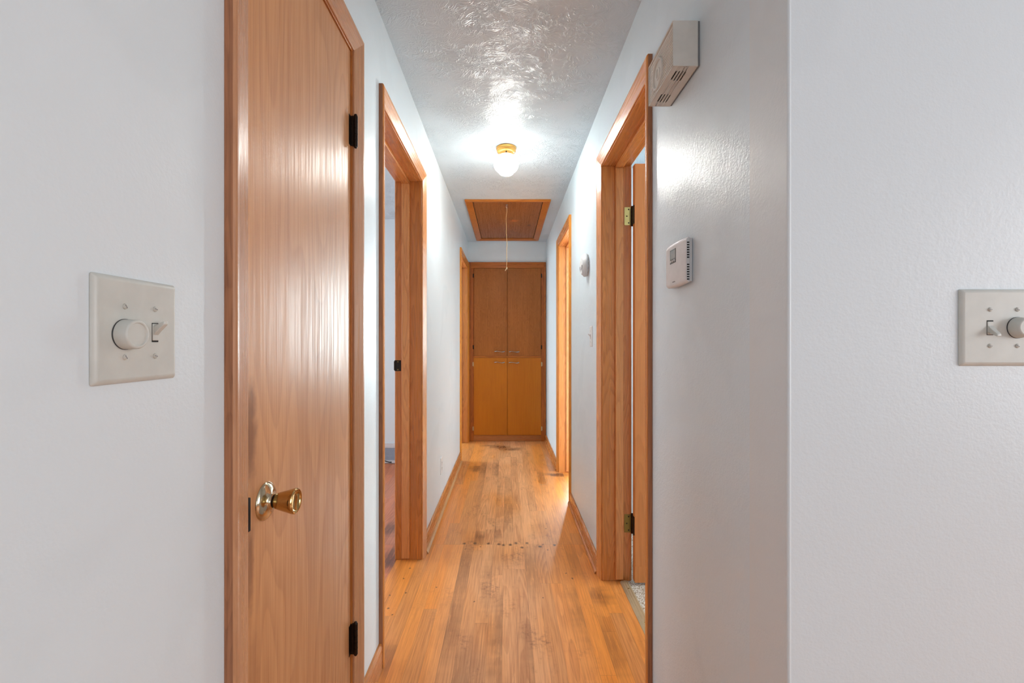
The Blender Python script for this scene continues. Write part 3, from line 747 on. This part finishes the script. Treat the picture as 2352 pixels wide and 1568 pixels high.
# smoke alarm
SY, SZ = 2.63, CZ+.446
t = thing('smoke_alarm', 'round white smoke alarm mounted on the right wall between doorways', 'smoke alarm', (WR, SY, SZ))
nx = (-1, 0, 0)
bm = bmesh.new(); lathe(bm, [(.0001, .0004), (.062, .0004), (.062, .0065), (.0001, .0065)], (WR, SY, SZ), nx, 56); link('mounting_base', bm, M['white'], t, smooth=True)
bm = bmesh.new(); lathe(bm, [(.0001, .0066), (.058, .0066), (.058, .0090), (.0001, .0090)], (WR, SY, SZ), nx, 56); link('sensing_gap', bm, M['dark'], t, smooth=True)
bm = bmesh.new()
for k in range(14):
    a = 2*PI*k/14; vs = box(bm, 0, .0024, -.0055, .0055, -.0012, .0012)
    bmesh.ops.translate(bm, verts=vs, vec=(-.0018, 0, .0585))
    bmesh.ops.rotate(bm, verts=vs, cent=(0, 0, 0), matrix=Matrix.Rotation(a, 3, 'X'))
    bmesh.ops.translate(bm, verts=vs, vec=(WR-.0078, SY, SZ))
link('gap_ribs', bm, M['white'], t)
bm = bmesh.new(); lathe(bm, [(.0001, .0091), (.065, .0091), (.0665, .012), (.0665, .020), (.064, .024), (.0585, .027), (.055, .034), (.051, .0375), (.044, .039), (.0001, .0392)], (WR, SY, SZ), nx, 64); link('cover', bm, M['white'], t, smooth=True)
for rr in (.030, .038, .046):
    pts = [(WR-.0388-(0 if rr < .045 else -.001), SY-rr*math.cos(a), SZ+rr*math.sin(a)) for a in [math.radians(-62+54*k/8) for k in range(9)]]
    for q in (pts, [(p[0], 2*SY-p[1], p[2]) for p in pts]):
        bm = bmesh.new(); tube(bm, q, .0014, 6); link('sounder_slot', bm, M['dark'], t)
bm = bmesh.new(); lathe(bm, [(.0001, 0), (.009, 0), (.0085, .0012), (.0001, .0015)], (WR-.0391, SY, SZ+.018), nx, 20); link('test_button', bm, M['white'], t, smooth=True)

# thermostat
t = thing('thermostat', 'white digital thermostat with a small display and side vents on the right wall', 'thermostat', (WR, 1.212, 1.373))
y0, y1, z0, z1 = 1.142, 1.286, CZ+.1495, CZ+.2655
bm = bmesh.new(); Wr.box(bm, y0+.003, y1-.003, .0004, .010, z0+.004, z1-.002); link('back_plate', bm, M['white'], t, bevel=.002)
def bow(yv):   # front cover bulges a little and its lower edge is an arc
    s_ = (yv-(y0+y1)/2)/((y1-y0)/2); return 1-s_*s_
bm = bmesh.new(); rings = []
nn = 14
for k in range(nn+1):
    yv = y0+(y1-y0)*k/nn; q = bow(yv)
    h = .0175+.0055*q; zb2 = z0-.0035*q+.0020
    e = .0035 if 0 < k < nn else .006
    rings.append([Wr.p(yv, .0085, zb2), Wr.p(yv, h-e, zb2), Wr.p(yv, h-.0008, zb2+e*.9), Wr.p(yv, h, zb2+.010), Wr.p(yv, h, z1-.010), Wr.p(yv, h-.0008, z1-e*.9), Wr.p(yv, h-e, z1), Wr.p(yv, .0085, z1)])
loft(bm, rings)
cov = link('cover', bm, M['white'], t, bevel=.0012)
def zz_(py): return CZ+(786-py)*1.14/F
vz = [556.0+5.72*k for k in range(7)] + [606.8+5.63*k for k in range(7)]
bm = bmesh.new()
for py in vz: 
    zc_ = CZ+(786-py)*1.1415/F
    box(bm, WR-.0158, WR-.0100, y0-.0007, y0+.003, zc_-.0015, zc_+.0015)
link('side_vents', bm, M['dark'], t)
ys0, ys1, zs0, zs1 = 1.199, 1.242, CZ+.2115, CZ+.2490
def hs(yv): return .0175+.0055*bow(yv)
bm = bmesh.new(); q4 = [(ys0, zs0), (ys1, zs0), (ys1, zs1), (ys0, zs1)]
loft(bm, [[Wr.p(a, hs(a)-.002, z) for a, z in q4], [Wr.p(a, hs(a)+.0005, z) for a, z in q4]])
fr = link('display_bezel', bm, M['lcdframe'], t)
bm = bmesh.new(); q4 = [(ys0+.0015, zs0+.0125), (ys1-.006, zs0+.0125), (ys1-.006, zs1-.0035), (ys0+.0015, zs1-.0035)]
loft(bm, [[Wr.p(a, hs(a)+.0004, z) for a, z in q4], [Wr.p(a, hs(a)+.0009, z) for a, z in q4]])
link('display', bm, M['lcd'], fr)
for k in range(3):
    a = ys0+.008+k*.013
    bm = bmesh.new(); lathe(bm, [(.0001, 0), (.0036, 0), (.003, .0014), (.0001, .0016)], Wr.p(a, hs(a)+.0004, zs0+.0062), nx, 14)
    link('button', bm, M['white'], fr, smooth=True)
bm = bmesh.new()
for k, (a, l) in enumerate(((1.204, .0022), (1.2072, .0022), (1.2104, .0022), (1.2136, .0022), (1.2168, .0022), (1.2200, .0022))):
    Wr.box(bm, a, a+l, hs(a)-.001, hs(a)+.0003, z0+.0105, z0+.0129)
link('maker_mark', bm, M['greyink'], t)

# door chime
t = thing('door_chime', 'aged almond boxy door chime with slotted underside high on right wall', 'door chime', (WR, 1.197, 1.89))
c0, c1, z0, z1, pr_ = 1.102, 1.293, CZ+.6695, CZ+.7795, .0655
bm = bmesh.new(); Wr.box(bm, c0+.001, c1-.001, .0004, .004, z0+.001, z1-.001); link('back_plate', bm, M['greyink'], t)  # grey colour stands for the thin shadow line behind the housing
bm = bmesh.new()
# shell: four sides and a recessed face behind a raised rim
wt = .003
Wr.box(bm, c0, c0+wt, .0045, pr_, z0, z1); Wr.box(bm, c1-wt, c1, .0045, pr_, z0, z1)
Wr.box(bm, c0+wt, c1-wt, .0045, pr_, z1-wt, z1)
sl = []      # underside with real slots
for a0 in (c0+.022, c1-.064):
    for k, (e0, e1) in enumerate(((.004, .0), (.0, .0), (.0, .0), (.0, .004))):
        sl.append((a0+e0, a0+.042-e1, .0225+k*.0080))
hs_ = sorted({round(q[2], 5) for q in sl}); prev = .0045
for hh in hs_:
    Wr.box(bm, c0+wt, c1-wt, prev, hh, z0, z0+wt); prev = hh+.0038
    cur = c0+wt
    for (s0, s1, h_) in sorted(q for q in sl if abs(q[2]-hh) < 1e-4):
        Wr.box(bm, cur, s0, hh, hh+.0038, z0, z0+wt); cur = s1
    Wr.box(bm, cur, c1-wt, hh, hh+.0038, z0, z0+wt)
Wr.box(bm, c0+wt, c1-wt, prev, pr_, z0, z0+wt)
bmesh.ops.remove_doubles(bm, verts=bm.verts, dist=1e-6)
link('housing', bm, M['almond2'], t, bevel=.0008)
bm = bmesh.new(); Wr.box(bm, c0+.008, c1-.008, .012, pr_-.010, z0+.0075, z1-.010); link('inner_shade', bm, M['dark'], t)  # dark box added behind the slots as the shade inside the shell
bm = bmesh.new(); Wr.box(bm, c0+wt, c1-wt, pr_-.0062, pr_-.0042, z0+wt, z1-wt); fp = link('front_grille', bm, M['almond2'], t)
bm = bmesh.new(); zc_, yc_ = (z0+z1)/2-.004, 1.222
for k in range(13):
    zz = z0+.012+k*.0072
    for a, b_ in ((c0+.010, c1-.010),):
        half = math.sqrt(max(0, .042**2-(zz-zc_)**2))
        if half > .004: segs = [(a, yc_-half), (yc_+half, b_)]
        else: segs = [(a, b_)]
        for p_, q_ in segs:
            if q_-p_ > .004: Wr.box(bm, p_, q_, pr_-.0043, pr_-.0026, zz-.0014, zz+.0014)
link('grille_ribs', bm, M['almond2'], fp, bevel=.0005)
bm = bmesh.new(); lathe(bm, [(.0405, 0), (.0405, .0026), (.0385, .0052), (.0355, .0052), (.0335, .0026), (.0335, 0)], Wr.p(yc_, pr_-.0043, zc_), nx, 56); link('grille_ring', bm, M['almond2'], fp, smooth=True)
bm = bmesh.new(); lathe(bm, [(.0001, 0), (.0165, 0), (.0150, .0026), (.012, .0034), (.0001, .0040)], Wr.p(yc_, pr_-.0043, zc_), nx, 48); link('centre_boss', bm, M['almond2'], fp, smooth=True)
bm = bmesh.new(); Wr.box(bm, yc_-.0035, yc_+.0035, pr_-.0008, pr_+.0004, zc_-.011, zc_+.011); link('emblem', bm, M['screw'], fp, bevel=.001)
bm = bmesh.new(); Wr.box(bm, yc_-.008, yc_+.004, pr_-.012, pr_-.004, z1-.0005, z1+.004); link('top_clip', bm, M['lcdframe'], t, bevel=.001)

# ------------------------------------------------------------------ left bedroom: skirting and air register
t = thing('air_register', 'grey louvred floor-level air register on the bedroom wall through left doorway', 'air vent', (-1.3, YL, .08))
rx0, rx1 = -1.62, -.98
bm = B((rx0, rx1, YL-.014, YL-.0005, .006, .034), (rx0, rx1, YL-.014, YL-.0005, .152, .160), (rx0, rx0+.02, YL-.014, YL-.0005, .034, .152), (rx1-.02, rx1, YL-.014, YL-.0005, .034, .152))
link('register_frame', bm, M['cream'], t)
bm = B((rx0+.02, rx1-.02, YL-.0030, YL-.0006, .034, .152)); link('duct_opening', bm, M['greyink'], t)
bm = bmesh.new()
for k in range(15):
    zz = .036+k*.0078
    loft(bm, [[(x_, YL-.012, zz), (x_, YL-.0115, zz+.0016), (x_, YL-.004, zz+.0075), (x_, YL-.0045, zz+.006)] for x_ in (rx0+.02, rx1-.02)])
lv = link('louvres', bm, M['louvre'], t)
bm = bmesh.new(); tube(bm, [(-1.175, YL-.016, .030), (-1.15, YL-.02, .022), (-1.12, YL-.03, .018), (-1.105, YL-.032, .020)], [.004, .004, .005, .006], 8); link('damper_lever', bm, M['dark'], t, smooth=True)
t2 = thing('baseboard_bedroom', 'white painted skirting above the air register in the left bedroom', 'baseboard', (-1.3, YL, .17), 'structure')
link('board', B((-3.6, LWX-.001, YL-.012, YL-.0005, .1605, .197)), M['cream'], t2, bevel=.002)
